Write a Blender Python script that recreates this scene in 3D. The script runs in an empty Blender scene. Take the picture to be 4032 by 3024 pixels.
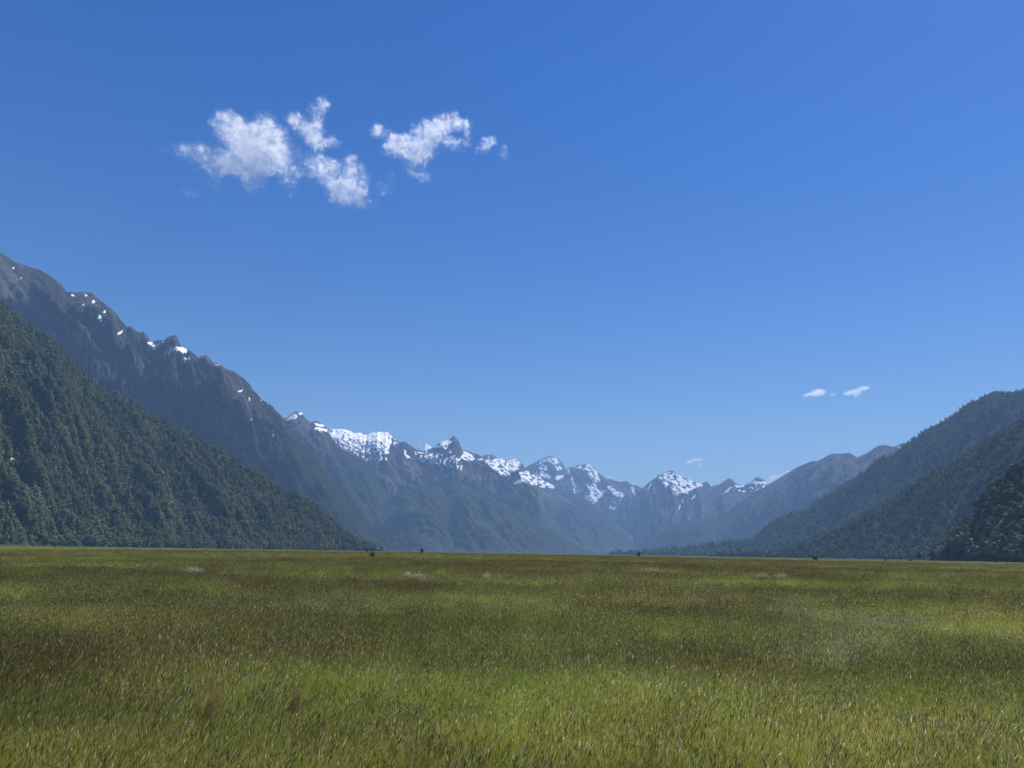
import bpy, math, random
import numpy as np
from mathutils import Matrix, Vector

random.seed(7)
SC = bpy.context.scene
COL = SC.collection
R = math.radians

# ------------------------------------------------------------------ camera
F = 2950.0                       # focal length in photo pixels (photo 4032 x 3024)
CAM_Z = 1.9
PITCH, ROLL = R(12.68), R(0.93)
cam_d = bpy.data.cameras.new('camera')
cam = bpy.data.objects.new('camera', cam_d)
COL.objects.link(cam)
cam_d.sensor_width = 36.0
cam_d.lens = F / 4032.0 * 36.0
cam_d.clip_start = 0.1
cam_d.clip_end = 90000.0
CM = Matrix.Rotation(math.pi / 2 + PITCH, 4, 'X') @ Matrix.Rotation(ROLL, 4, 'Z')
cam.matrix_world = Matrix.Translation((0, 0, CAM_Z)) @ CM
SC.camera = cam
CMn = np.array(CM.to_3x3())

# ------------------------------------------------------------------ sky and sun
SUN_EL, SUN_AZ = R(58), R(50)    # azimuth measured to the right of the view direction
w = bpy.data.worlds.new('World')
SC.world = w
w.use_nodes = True
nt = w.node_tree
nt.nodes.clear()
sky = nt.nodes.new('ShaderNodeTexSky')
sky.sky_type = 'NISHITA'
sky.sun_disc = False
sky.sun_elevation = SUN_EL
sky.sun_rotation = SUN_AZ
sky.altitude = 300
sky.air_density = 1.3
sky.dust_density = 0.22
sky.ozone_density = 4.5
hs = nt.nodes.new('ShaderNodeHueSaturation')
hs.inputs['Hue'].default_value = 0.517
hs.inputs['Saturation'].default_value = 1.40
hs.inputs['Value'].default_value = 1.0
bg = nt.nodes.new('ShaderNodeBackground')
bg.inputs['Strength'].default_value = 0.072
wo = nt.nodes.new('ShaderNodeOutputWorld')
nt.links.new(sky.outputs[0], hs.inputs['Color'])
nt.links.new(hs.outputs[0], bg.inputs['Color'])
nt.links.new(bg.outputs[0], wo.inputs['Surface'])

sl = bpy.data.lights.new('sun', 'SUN')
sl.energy = 4.6
sl.angle = R(0.53)
sl.color = (1.0, 0.965, 0.91)
sun = bpy.data.objects.new('sun', sl)
COL.objects.link(sun)
sdir = Vector((math.sin(SUN_AZ) * math.cos(SUN_EL), math.cos(SUN_AZ) * math.cos(SUN_EL), math.sin(SUN_EL)))
sun.rotation_euler = sdir.to_track_quat('Z', 'Y').to_euler()
sun.location = (0, 0, 3000)

SC.view_settings.view_transform = 'Standard'
SC.view_settings.look = 'None'
SC.view_settings.exposure = 0.5
SC.view_settings.gamma = 1.0
SC.view_settings.use_curve_mapping = False
SC.render.engine = 'CYCLES'
SC.cycles.max_bounces = 8
SC.cycles.volume_bounces = 6
SC.cycles.transparent_max_bounces = 16
SC.cycles.use_denoising = True
SC.cycles.volume_max_steps = 256

HAZE_DENSITY = 5.4e-5
HAZE_COLOR = (0.37, 0.615, 1.0, 1)

# ------------------------------------------------------------------ helpers
def pixdir(px, py):
    """pixel of the photo -> (azimuth, tan elevation)"""
    px = np.asarray(px, float); py = np.asarray(py, float)
    v = np.stack([(px - 2016) / F, (1512 - py) / F, -np.ones_like(px)], -1) @ CMn.T
    h = np.hypot(v[..., 0], v[..., 1])
    return np.arctan2(v[..., 0], v[..., 1]), v[..., 2] / h

def to_pix(P):
    """world points -> photo pixels (only used to read off which snowfield / patch a place belongs to)"""
    q = (P - np.array([0, 0, CAM_Z])) @ CMn
    z = np.where(q[..., 2] < -1e-3, -q[..., 2], 1e-3)
    return 2016 + F * q[..., 0] / z, 1512 - F * q[..., 1] / z

def ground_at(px, py, z=0.0):
    a, t = pixdir(px, py)
    d = (CAM_Z - z) / max(-float(t), 1e-4)
    return float(math.sin(a) * d), float(math.cos(a) * d)

def _hash(ix, iy, seed):
    h = (ix.astype(np.int64) * 374761393 + iy.astype(np.int64) * 668265263 + seed * 1442695041) & 0xFFFFFFFF
    h = ((h ^ (h >> 13)) * 1274126177) & 0xFFFFFFFF
    return (h ^ (h >> 16)) & 0xFFFF

def noise2(x, y, seed=0):
    xi = np.floor(x); yi = np.floor(y)
    xf = x - xi; yf = y - yi
    u = xf * xf * xf * (xf * (xf * 6 - 15) + 10); v = yf * yf * yf * (yf * (yf * 6 - 15) + 10)
    def g(dx, dy):
        a = _hash(xi + dx, yi + dy, seed) * (2 * np.pi / 65536.0)
        return np.cos(a) * (xf - dx) + np.sin(a) * (yf - dy)
    n = (g(0, 0) * (1 - u) + g(1, 0) * u) * (1 - v) + (g(0, 1) * (1 - u) + g(1, 1) * u) * v
    return n * 1.5

def fbm(x, y, o=5, seed=0, gain=0.5):
    s = 0; a = 1; t = 0
    for k in range(o):
        s = s + a * noise2(x, y, seed + k * 17); t += a
        x = x * 2.03 + 11.3; y = y * 2.03 + 5.7; a *= gain
    return s / t

def ridged(x, y, o=5, seed=0, gain=0.5):
    s = 0; a = 1; t = 0; wgt = 1
    for k in range(o):
        n = 1 - np.abs(noise2(x, y, seed + k * 31)) * 1.6
        n = np.clip(n, 0, 1) ** 2 * wgt
        s = s + a * n; t += a; wgt = np.clip(n * 1.6, 0, 1)
        x = x * 2.07 + 3.1; y = y * 2.07 + 7.9; a *= gain
    return s / t

def sm(e0, e1, x):
    t = np.clip((x - e0) / (e1 - e0), 0, 1)
    return t * t * (3 - 2 * t)

def tag(o, label=None, cat=None, group=None, kind=None):
    if label: o['label'] = label
    if cat: o['category'] = cat
    if group: o['group'] = group
    if kind: o['kind'] = kind
    return o

def make_mesh(name, V, Q, smooth=True, mats=(), T=None):
    """V (n,3), Q (m,4) quads and/or T (k,3) triangles"""
    me = bpy.data.meshes.new(name)
    V = np.asarray(V, np.float32)
    nq = 0 if Q is None else len(Q); ntr = 0 if T is None else len(T)
    idx = np.concatenate([np.asarray(Q, np.int32).ravel() if nq else np.zeros(0, np.int32),
                          np.asarray(T, np.int32).ravel() if ntr else np.zeros(0, np.int32)])
    me.vertices.add(len(V)); me.vertices.foreach_set('co', V.ravel())
    me.loops.add(len(idx)); me.loops.foreach_set('vertex_index', idx)
    me.polygons.add(nq + ntr)
    st = np.concatenate([np.arange(nq) * 4, nq * 4 + np.arange(ntr) * 3]).astype(np.int32)
    me.polygons.foreach_set('loop_start', st)
    me.polygons.foreach_set('use_smooth', np.full(nq + ntr, smooth))
    me.update(calc_edges=True); me.validate()
    for m in mats: me.materials.append(m)
    return me

def attr(me, name, arr, typ='FLOAT', dom='POINT'):
    a = me.attributes.new(name, typ, dom)
    arr = np.asarray(arr)
    if typ == 'FLOAT': a.data.foreach_set('value', arr.astype(np.float32).ravel())
    elif typ == 'INT': a.data.foreach_set('value', arr.astype(np.int32).ravel())
    elif typ == 'FLOAT_VECTOR': a.data.foreach_set('vector', arr.astype(np.float32).ravel())
    elif typ == 'FLOAT_COLOR':
        c = np.ones((len(arr), 4), np.float32); c[:, :3] = arr[:, :3]
        a.data.foreach_set('color', c.ravel())

def obj(name, me, parent=None, loc=None):
    o = bpy.data.objects.new(name, me); COL.objects.link(o)
    if parent: o.parent = parent
    if loc is not None: o.location = loc
    return o

def grid_quads(nr, nc):
    i = np.arange(nr - 1)[:, None] * nc + np.arange(nc - 1)[None, :]
    return np.stack([i, i + 1, i + nc + 1, i + nc], -1).reshape(-1, 4)

class NT:
    """small node-tree writer"""
    def __init__(s, mat):
        mat.use_nodes = True; s.t = mat.node_tree; s.t.nodes.clear()
        s.out = s.t.nodes.new('ShaderNodeOutputMaterial')
    def n(s, typ, ins=None, **kw):
        nd = s.t.nodes.new(typ)
        for k, v in kw.items(): setattr(nd, k, v)
        for k, v in (ins or {}).items(): s.set(nd.inputs[k], v)
        return nd
    def set(s, sock, v):
        if isinstance(v, bpy.types.NodeSocket): s.t.links.new(v, sock)
        else: sock.default_value = v
    def attr(s, name, typ='GEOMETRY'):
        return s.n('ShaderNodeAttribute', attribute_name=name, attribute_type=typ)
    def math(s, op, a, b=0.0, c=None, clamp=False):
        d = {0: a, 1: b}
        if c is not None: d[2] = c
        return s.n('ShaderNodeMath', d, operation=op, use_clamp=clamp).outputs[0]
    def vmath(s, op, a, b=None):
        d = {0: a}
        if b is not None: d[1] = b
        nd = s.n('ShaderNodeVectorMath', d, operation=op)
        return nd.outputs['Value'] if op in ('LENGTH', 'DOT_PRODUCT') else nd.outputs[0]
    def mix(s, f, a, b, blend='MIX'):
        nd = s.n('ShaderNodeMix', data_type='RGBA', blend_type=blend)
        s.set(nd.inputs[0], f); s.set(nd.inputs[6], a); s.set(nd.inputs[7], b)
        return nd.outputs[2]
    def noise(s, vec, scale, detail=4, rough=0.55):
        return s.n('ShaderNodeTexNoise', {'Vector': vec, 'Scale': scale, 'Detail': detail, 'Roughness': rough}).outputs[0]
    def ramp(s, v, a, b):
        nd = s.n('ShaderNodeMapRange', {0: v, 1: a, 2: b})
        return nd.outputs[0]

# ------------------------------------------------------------------ materials
def mountain_material(name, rock, tussock, forest, scree=(0.17, 0.165, 0.16), nscale=0.012):
    m = bpy.data.materials.new(name); t = NT(m)
    pos = t.n('ShaderNodeNewGeometry').outputs['Position']
    n1 = t.noise(pos, nscale, 8, 0.65)
    n2 = t.noise(pos, nscale * 7, 6, 0.6)
    flow = t.attr('flow').outputs['Vector']
    sp = flow
    n3 = t.noise(sp, nscale * 2.2, 8, 0.7)
    rk = t.mix(t.ramp(n3, 0.38, 0.62), tuple(c * 0.4 for c in rock) + (1,), tuple(min(1, c * 1.8) for c in rock) + (1,))
    tk = t.mix(t.ramp(n1, 0.35, 0.65), tuple(c * 0.7 for c in tussock) + (1,), tuple(c * 1.35 for c in tussock) + (1,))
    n4 = t.noise(flow, nscale * 0.42, 7, 0.64)  # dark bands down the fall line: scrub, plus rib shade put into the colour
    c = t.mix(t.attr('tussock').outputs['Fac'], rk, tk)
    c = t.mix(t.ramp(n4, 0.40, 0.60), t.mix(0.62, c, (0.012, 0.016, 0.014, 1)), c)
    sc = t.mix(t.ramp(n3, 0.4, 0.6), tuple(x * 0.8 for x in scree) + (1,), tuple(x * 1.2 for x in scree) + (1,))
    c = t.mix(t.attr('scree').outputs['Fac'], c, sc)
    fk = t.mix(t.ramp(n2, 0.36, 0.64), tuple(x * 0.55 for x in forest) + (1,), tuple(x * 1.7 for x in forest) + (1,))
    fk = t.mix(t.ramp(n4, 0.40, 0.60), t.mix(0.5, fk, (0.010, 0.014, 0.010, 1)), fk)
    ff = t.ramp(t.math('ADD', t.attr('forest').outputs['Fac'], t.math('MULTIPLY', t.math('SUBTRACT', n1, 0.5), 0.9)), 0.42, 0.58)
    c = t.mix(ff, c, fk)
    sf = t.ramp(t.math('ADD', t.attr('snow').outputs['Fac'], t.math('MULTIPLY', t.math('SUBTRACT', n2, 0.5), 0.5)), 0.47, 0.53)
    c = t.mix(sf, c, (0.93, 0.94, 0.95, 1))
    bh = t.math('ADD', t.math('MULTIPLY', n2, 12.0), t.math('MULTIPLY', n3, 16.0))
    bh = t.math('MULTIPLY', bh, t.math('SUBTRACT', 1.0, t.math('MULTIPLY', sf, 0.93)))
    bp = t.n('ShaderNodeBump', {'Strength': 1.0, 'Distance': 4.2, 'Height': bh})
    b = t.n('ShaderNodeBsdfPrincipled', {'Base Color': c, 'Roughness': 0.9, 'Normal': bp.outputs[0]})
    b.inputs['Specular IOR Level'].default_value = 0.15
    t.t.links.new(b.outputs[0], t.out.inputs[0])
    return m

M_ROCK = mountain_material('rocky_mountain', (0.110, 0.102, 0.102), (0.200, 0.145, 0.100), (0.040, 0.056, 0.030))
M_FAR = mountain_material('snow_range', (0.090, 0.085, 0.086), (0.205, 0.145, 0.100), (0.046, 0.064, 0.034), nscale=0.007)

def foliage_material(name, dark, light):
    m = bpy.data.materials.new(name); t = NT(m)
    r = t.attr('rnd', 'INSTANCER').outputs['Fac']
    pos = t.n('ShaderNodeNewGeometry').outputs['Position']
    n = t.noise(pos, 0.35, 3)
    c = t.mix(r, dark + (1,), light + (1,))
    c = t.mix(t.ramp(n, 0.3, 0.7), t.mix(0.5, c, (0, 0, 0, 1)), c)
    b = t.n('ShaderNodeBsdfPrincipled', {'Base Color': c, 'Roughness': 0.65})
    b.inputs['Specular IOR Level'].default_value = 0.25
    tr = t.n('ShaderNodeBsdfTranslucent', {'Color': t.mix(0.5, c, (0.10, 0.13, 0.02, 1))})
    mx = t.n('ShaderNodeMixShader', {0: 0.2})
    t.t.links.new(b.outputs[0], mx.inputs[1]); t.t.links.new(tr.outputs[0], mx.inputs[2])
    t.t.links.new(mx.outputs[0], t.out.inputs[0])
    return m
M_BEECH = foliage_material('beech_foliage', (0.100, 0.122, 0.036), (0.240, 0.262, 0.082))

def floor_material():
    m = bpy.data.materials.new('forest_floor'); t = NT(m)
    pos = t.n('ShaderNodeNewGeometry').outputs['Position']
    n = t.noise(pos, 0.05, 8, 0.6)
    c = t.mix(t.ramp(n, 0.35, 0.65), (0.022, 0.030, 0.014, 1), (0.050, 0.065, 0.028, 1))
    b = t.n('ShaderNodeBsdfPrincipled', {'Base Color': c, 'Roughness': 0.95})
    b.inputs['Specular IOR Level'].default_value = 0.05
    t.t.links.new(b.outputs[0], t.out.inputs[0])
    return m
M_FLOOR = floor_material()

# ------------------------------------------------------------------ mountains
def layer(name, crest, d0, d1, mat, slope=1.45, fall=(1.0, -0.35), wid=300, amp=0.16, jag=0.0, nc=500, nr=150,
          drop=0.0, seed=1, treeline=820, snow=None, scree=None, power=1.12, foot_z=-3.0, brown=1.0, no_forest=False):
    """A range: crest given as photo pixels, distance running from d0 (left end) to d1 (right end);
    it stands at that distance with a real foot in front and a back slope behind."""
    cp = np.array(crest, float)
    az, te = pixdir(cp[:, 0], cp[:, 1])
    o = np.argsort(az); az = az[o]; te = te[o]
    A = np.linspace(az[0], az[-1], nc)
    TE = np.interp(A, az, te)
    s = (A - az[0]) / (az[-1] - az[0])
    D = d0 + (d1 - d0) * s
    # small natural roughness of the skyline
    if jag: TE = TE + jag * fbm(A * 150, A * 0 + seed, 5, seed, 0.62) * sm(0.0, 0.05, TE)
    H = np.maximum(CAM_Z + TE * D - drop, -2.0)
    T = np.concatenate([np.linspace(0, 1, nr), 1 + np.linspace(0, 1, 36)[1:] ** 1.3])
    t = T[:, None]
    Hc = H[None, :] + 0 * t
    run = np.maximum(H[None, :], 5) * slope
    dist = np.where(t <= 1, D[None, :] - run * (1 - t), D[None, :] + run * 0.9 * (t - 1))
    prof = np.where(t <= 1, np.clip(t, 0, 1) ** power, np.clip(2 - t, 0, 1) ** 1.2)
    Z = foot_z + (Hc - foot_z) * prof
    X = np.sin(A)[None, :] * dist; Y = np.cos(A)[None, :] * dist
    g = np.array(fall, float); g /= np.linalg.norm(g)
    al = X * g[0] + Y * g[1]; ac = -X * g[1] + Y * g[0]
    wx = fbm(X / 900, Y / 900, 3, seed + 5) * 0.8
    rn = ridged(ac / wid + wx, al / (wid * 3.8), 6, seed) - 0.42
    rn = rn + 0.25 * (fbm(X / (wid * 0.28), Y / (wid * 0.28), 4, seed + 9))
    rn = rn + 0.85 * (ridged(ac / (wid * 0.33) + wx, al / (wid * 1.5) + wx, 5, seed + 40, 0.6) - 0.42) + 0.16 * fbm(X / (wid * .09), Y / (wid * .09), 3, seed + 50)
    hscale = np.minimum(Hc, 1400)
    win = np.where(t <= 1, np.clip(np.sin(np.pi * np.clip(t, 0, 1) ** 0.85), 0, 1) ** 0.75, np.clip((t - 1) * 3, 0, 1))
    if snow:
        P0 = np.stack([X, Y, Z], -1); qx, qy = to_pix(P0)
        s0 = snow(P0, qx, qy, rn, 0 * rn)
        for _ in range(6):
            s0[1:-1, 1:-1] = (s0[1:-1, 1:-1] * 2 + s0[:-2, 1:-1] + s0[2:, 1:-1] + s0[1:-1, :-2] + s0[1:-1, 2:]) / 6
        win = win * (1 - 0.7 * np.clip(s0 * 1.2, 0, 1))
    Z = Z + amp * hscale * rn * win
    lim = (CAM_Z - drop + TE[None, :] * dist * (1 - 0.012 * (1 - np.clip(t, 0, 1)))) 
    front = t < 1
    Z = np.where(front, np.minimum(Z, np.maximum(lim, foot_z)), Z)
    back = t > 1
    Z = np.where(back, np.minimum(Z, H[None, :] + (t - 1) * 2), Z)
    Z = np.maximum(Z, foot_z)
    P = np.stack([X, Y, Z], -1)
    me = make_mesh(name, P.reshape(-1, 3), grid_quads(len(T), nc), True, [mat])
    # surface cover
    px, py = to_pix(P)
    n = fbm(X / 420, Y / 420, 4, seed + 3)
    slopeN = fbm(ac / 90, al / 420, 4, seed + 4)
    fo = sm(treeline + 130, treeline - 130, Z - n * 320 - slopeN * 180) * (0 if no_forest else 1)
    tu = sm(0.25, 0.75, 0.55 * brown + n * 0.9 + 0.5 * slopeN) * brown
    if snow: sn = snow(P, px, py, rn, slopeN)
    else: sn = np.zeros_like(Z)
    scr = scree(P, px, py, rn, slopeN) if scree else np.zeros_like(Z)
    for k, a in (('forest', fo), ('tussock', np.clip(tu, 0, 1)), ('snow', sn), ('scree', scr)):
        attr(me, k, np.clip(a, 0, 1).reshape(-1))
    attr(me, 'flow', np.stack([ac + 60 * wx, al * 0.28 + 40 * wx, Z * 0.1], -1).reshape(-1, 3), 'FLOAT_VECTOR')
    ob = obj(name, me)
    tag(ob, kind='structure')
    return ob, P, nr

def S(x, y, k, x0, y0, pts):      # crop coordinates -> photo pixels
    return [(x0 + a * k, y0 + b * k) for a, b in pts]

def inpoly(px, py, poly):
    inside = np.zeros(px.shape, bool)
    n = len(poly); j = n - 1
    for i in range(n):
        xi, yi = poly[i]; xj, yj = poly[j]
        if yi != yj:
            c = ((yi > py) != (yj > py)) & (px < (xj - xi) * (py - yi) / (yj - yi) + xi)
            inside ^= c
        j = i
    return inside

def cover(polys, seed, ka=0.9, kb=0.5, sx=15.0, sy=7.0, edge=8):
    """snow mask: a list of (polygon in photo pixels, coverage)"""
    def f(P, px, py, rn, sn):
        m = np.zeros(px.shape)
        wx = fbm(px / 30, py / 22, 3, seed + 1) * edge; wy = fbm(px / 30 + 9, py / 22, 3, seed + 2) * edge
        # streaks run down the fall line (to the lower right)
        q1 = (px + py * 0.5); q2 = (py - px * 0.55)
        n = fbm(q1 / sx, q2 / sy, 4, seed, 0.6)
        for poly, cov in polys:
            ins = inpoly(px + wx, py + wy, poly)
            v = np.clip(0.5 + (cov - 0.5) * 1.15 + n * 2.3, 0, 1)
            m = np.where(ins, np.maximum(m, v), m)
        return m
    return f

k1, k2, k3, k4, k5, k6 = 1000/2212, 1500/2212, 1000/1843, 1000/2212, 900/2212, 1032/2014
p1 = lambda pts: [(a*k1, 950+b*k1) for a, b in pts]
p2 = lambda pts: [(a*k2, 1500+b*k2) for a, b in pts]
p3 = lambda pts: [(900+a*k3, 1300+b*k3) for a, b in pts]
p4 = lambda pts: [(1600+a*k4, 1650+b*k4) for a, b in pts]
p5 = lambda pts: [(2400+a*k5, 1700+b*k5) for a, b in pts]
p6 = lambda pts: [(3000+a*k6, 1450+b*k6) for a, b in pts]

# --- left: near forested spur
L1 = [(-1900, 640), (-900, 860), (-400, 1010)] + p1([(0,490),(100,560),(180,640),(280,700),(400,790),(540,900),(680,1080),(830,1210),(960,1290),(1130,1360),(1400,1530)]) + \
     p2([(1210,350),(1440,480),(1600,590),(1740,650),(1850,720),(1950,810),(2050,890),(2130,930),(2200,955)]) + [(1620, 2175), (1700, 2185)]
o_l1, P_l1, nr_l1 = layer('hill', L1, 2750, 2650, M_FLOOR, slope=1.45, wid=190, amp=0.17, nc=420, nr=140, drop=14, seed=3, fall=(1, -0.5))

# --- left: rocky mountain
L2a = [(-2200, 1000), (-1500, 850), (-700, 800), (-300, 880)] + p1([(0,95),(40,115),(110,170),(230,215),(350,250),(450,310),(530,370),(580,438),(640,444),(700,440),(800,450),(870,510),(960,580),(1020,640),(1100,742),(1140,740),(1200,790),(1260,795),(1295,840),(1315,885),(1340,870),(1370,860),(1400,858),(1430,862),(1450,840),(1485,825),(1510,818),(1530,822),(1555,860),(1585,920),(1650,950),(1700,985),(1730,1015),(1755,998),(1785,988),(1815,1000),(1850,1055),(1880,1062),(1920,1070),(1980,1115),(2050,1140),(2130,1200),(2180,1250),(2205,1300)]) + \
      p3([(210,465),(250,510),(320,550),(370,610),(400,640),(430,690),(490,770),(560,850),(640,950),(760,1090),(860,1220),(960,1340),(1060,1440),(1160,1520),(1240,1575)]) + [(1640, 2175), (1700, 2190)]
def scree_l2(P, px, py, rn, sn):
    m = inpoly(px + sn * 20, py + sn * 20, p1([(-120,120),(0,180),(60,260),(150,290),(170,380),(150,410),(240,420),(230,520),(260,560),(190,600),(170,640),(60,520),(-120,420)]))
    m2 = inpoly(px + sn * 14, py + sn * 14, p1([(250,690),(330,700),(480,715),(560,830),(600,860),(480,820),(400,780),(300,740)]))
    m3 = inpoly(px + sn * 6, py + sn * 6, p1([(1165,900),(1200,940),(1240,990),(1235,1020),(1200,980),(1160,930)]))
    return m * 0.85 + m2 * 0.3 + m3 * 0.6
def tiny_snow(blobs, kk, x0, y0):
    def f(P, px, py, rn, sn):
        m = np.zeros(px.shape)
        wob = fbm(px / 5, py / 5, 3, 77) * 3.0
        for pl in blobs:
            q = [(x0 + a * kk, y0 + b * kk) for a, b in pl]
            m = np.where(inpoly(px + wob, py - wob, q), 1.0, m)
        return m
    return f
sA = tiny_snow([[(98,228),(135,215),(128,238),(108,240)],[(160,330),(205,312),(190,330)],[(615,458),(655,470),(650,482),(630,478)],[(742,455),(758,470),(752,496),(742,480)],
    [(800,515),(830,515),(818,545),(806,540)],[(692,575),(705,555),(732,540),(735,552),(700,578)],[(842,645),(885,655),(885,672),(868,684),(852,668)],[(872,684),(885,692),(912,745),(902,748)],
    [(912,598),(930,600),(920,622),(890,626)],[(1016,803),(1072,774),(1066,792),(1030,818)],
    [(1278,878),(1332,872),(1335,905),(1360,905),(1395,868),(1432,870),(1420,888),(1385,900),(1350,955),(1320,925)],
    [(1446,962),(1488,958),(1480,925),(1535,918),(1590,920),(1632,940),(1625,975),(1590,972),(1560,950),(1500,948),(1485,975),(1460,980)],
    [(1578,1008),(1630,1022),(1668,1012),(1650,1040),(1615,1042),(1590,1030)],[(1870,1075),(1920,1068),(1900,1082)],
    [(2068,1302),(2112,1296),(2108,1310),(2075,1312)],[(2165,1362),(2182,1358),(2175,1384),(2165,1382)],[(2170,1550),(2205,1544),(2190,1560)]], k1, 0, 950)
sB = tiny_snow([[(65,440),(100,432),(98,446),(70,448)],[(145,488),(160,488),(152,508)],[(225,505),(240,508),(236,520)],[(275,532),(300,540),(292,546)],[(150,652),(178,642),(172,654)],[(308,715),(322,718),(325,742),(338,768),(325,766)]], k3, 900, 1300)
snow_l2 = lambda P, px, py, rn, sn: np.maximum(sA(P, px, py, rn, sn), sB(P, px, py, rn, sn))
layer('mountain', L2a, 5200, 5600, M_ROCK, slope=1.25, wid=350, amp=0.30, nc=900, nr=300, seed=11, fall=(1, -0.12), treeline=900, jag=0.0026, snow=snow_l2, scree=scree_l2, brown=0.55)

# --- second spur, forested, with two snowy knobs
L2b = [(-300, 1500), (500, 1560)] + p3([(-200,500),(200,560),(380,640),(420,640),(450,612),(490,588),(530,600),(560,642),(595,668),(635,656),(690,690),(715,712),(722,740),(790,830),(870,890),(990,950),(1060,1040),(1110,1130),(1200,1225),(1290,1340),(1400,1440),(1500,1560),(1540,1590)]) + [(1790, 2180), (1850, 2190)]
sn2b = tiny_snow([[(418,655),(440,628),(478,604),(500,620),(492,645),(455,645),(432,658)],[(500,602),(540,595),(542,608),(515,618)],[(622,672),(655,680),(700,692),(695,702),(660,700),(625,690)],[(622,702),(660,708),(720,718),(718,738),(670,728),(625,716)]], k3, 900, 1300)
layer('mountain', L2b, 7200, 8200, M_ROCK, slope=1.35, wid=380, amp=0.22, nc=520, nr=220, seed=23, fall=(1, -0.2), treeline=1000, jag=0.0018, snow=sn2b, brown=0.8)

# --- the long snowy ridge
L3 = [(400, 1640), (900, 1690)] + p3([(500,700),(715,730),(740,715),(790,722),(830,715),(870,728),(900,740),(960,745),(1000,760),(1030,745),(1060,735),(1080,730),(1110,742),(1140,738),(1170,752),(1190,765),(1215,790),(1240,815),(1265,808),(1290,815),(1320,835),(1350,855),(1375,875),(1420,880),(1480,855),(1530,820),(1560,802),(1590,798),(1612,784),(1635,762),(1648,780),(1670,804),(1680,835),(1695,865),(1720,872),(1740,880)]) + \
     p4([(540,280),(580,295),(620,305),(660,330),(690,310),(740,305),(770,325),(800,345),(850,352),(885,362),(925,352),(960,348),(990,365),(1015,395),(1045,435),(1100,490),(1150,530),(1165,600),(1190,700),(1240,868),(1330,940),(1450,1040),(1560,1110),(1640,1155)]) + [(2420, 2178), (2480, 2188)]
snow3 = cover([(p3([(715,770),(735,715),(830,712),(900,735),(1000,758),(1060,732),(1140,735),(1185,765),(1180,830),(1170,850),(1060,800),(900,790),(800,780)]), 0.93),
               (p3([(715,770),(800,770),(1000,790),(1170,840),(1165,905),(1080,890),(980,880),(860,880),(780,830)]), 0.64),
               (p3([(860,880),(980,870),(1165,890),(1160,945),(1000,950)]), 0.36),
               (p3([(1180,770),(1250,830),(1200,840)]), 0.45),
               (p3([(1262,862),(1280,865),(1325,935),(1290,930)]), 0.95),
               (p3([(1350,880),(1440,880),(1560,900),(1700,940),(1700,1030),(1640,1030),(1500,970),(1350,950)]), 0.36),
               (p4([(295,200),(370,180),(400,190),(345,265),(310,240)]), 0.95), (p4([(370,255),(400,258),(425,315),(405,322),(370,290)]), 0.85), (p4([(180,320),(238,285),(205,335)]), 0.95),
               (p4([(240,245),(300,215),(300,250)]), 0.75),(p4([(485,270),(540,280),(600,340),(580,360),(500,360),(440,360),(490,310)]), 0.74),
               (p4([(600,345),(700,350),(760,350),(820,345),(960,350),(1010,385),(980,440),(900,490),(840,505),(760,440),(690,380)]), 0.76),
               (p4([(690,310),(740,305),(790,345),(740,380),(700,370)]), 0.18),
               (p4([(975,460),(1040,450),(1120,480),(1180,520),(1170,560),(1130,580),(1040,550),(930,555),(990,520)]), 0.66)], 41)
def scree3(P, px, py, rn, sn):
    m = inpoly(px, py, p4([(90,390),(100,390),(240,500),(230,505)])) | inpoly(px + sn * 8, py, p4([(1040,600),(1060,610),(1150,780),(1190,810),(1170,810),(1100,700)])) | inpoly(px + sn * 8, py, p4([(690,750),(705,760),(790,900),(815,970),(800,960),(720,820)]))
    return m * 0.5
layer('mountain', L3, 9000, 10200, M_FAR, slope=1.5, wid=520, amp=0.20, nc=900, nr=320, seed=37, fall=(1, -0.3), treeline=540, jag=0.0016, snow=snow3, scree=scree3)

# --- two forested spurs that come down from it
k7 = 1420/2212
p7 = lambda pts: [(1180+a*k7, 1535+b*k7) for a, b in pts]
L3c = p7([(300,760),(420,730),(520,700),(580,650),(640,612),(700,592),(770,585),(830,600),(890,640),(950,695),(1000,740),(1060,800),(1120,855),(1190,905),(1250,945),(1310,980)]) + [(2060, 2180)]
layer('mountain', L3c, 7700, 8000, M_FAR, slope=1.5, wid=420, amp=0.20, nc=360, nr=170, seed=141, fall=(1, -0.3), treeline=760, jag=0.0006)
L3d = p7([(800,700),(880,650),(930,600),(980,575),(1040,590),(1110,625),(1180,645),(1250,690),(1320,735),(1400,775),(1480,825),(1560,872),(1640,925),(1720,968),(1790,995)]) + [(2380, 2182)]
layer('mountain', L3d, 8000, 8300, M_FAR, slope=1.5, wid=420, amp=0.20, nc=360, nr=170, seed=151, fall=(1, -0.3), treeline=700, jag=0.0006)

# --- spur behind it
L3b = [(1900, 1920)] + p4([(800,560),(960,520),(1060,500),(1130,470),(1200,540),(1300,585),(1400,625),(1540,690),(1650,765),(1750,845),(1850,930),(2000,1030),(2085,1085),(2150,1130)]) + [(2620, 2185)]
snow3b = cover([(p4([(1060,460),(1130,470),(1200,530),(1300,580),(1280,600),(1150,600),(1050,550)]), 0.66)], 43)
layer('mountain', L3b, 11500, 12000, M_FAR, slope=1.5, wid=520, amp=0.18, nc=420, nr=200, seed=53, fall=(1, -0.5), treeline=760, jag=0.0012, snow=snow3b)

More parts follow.
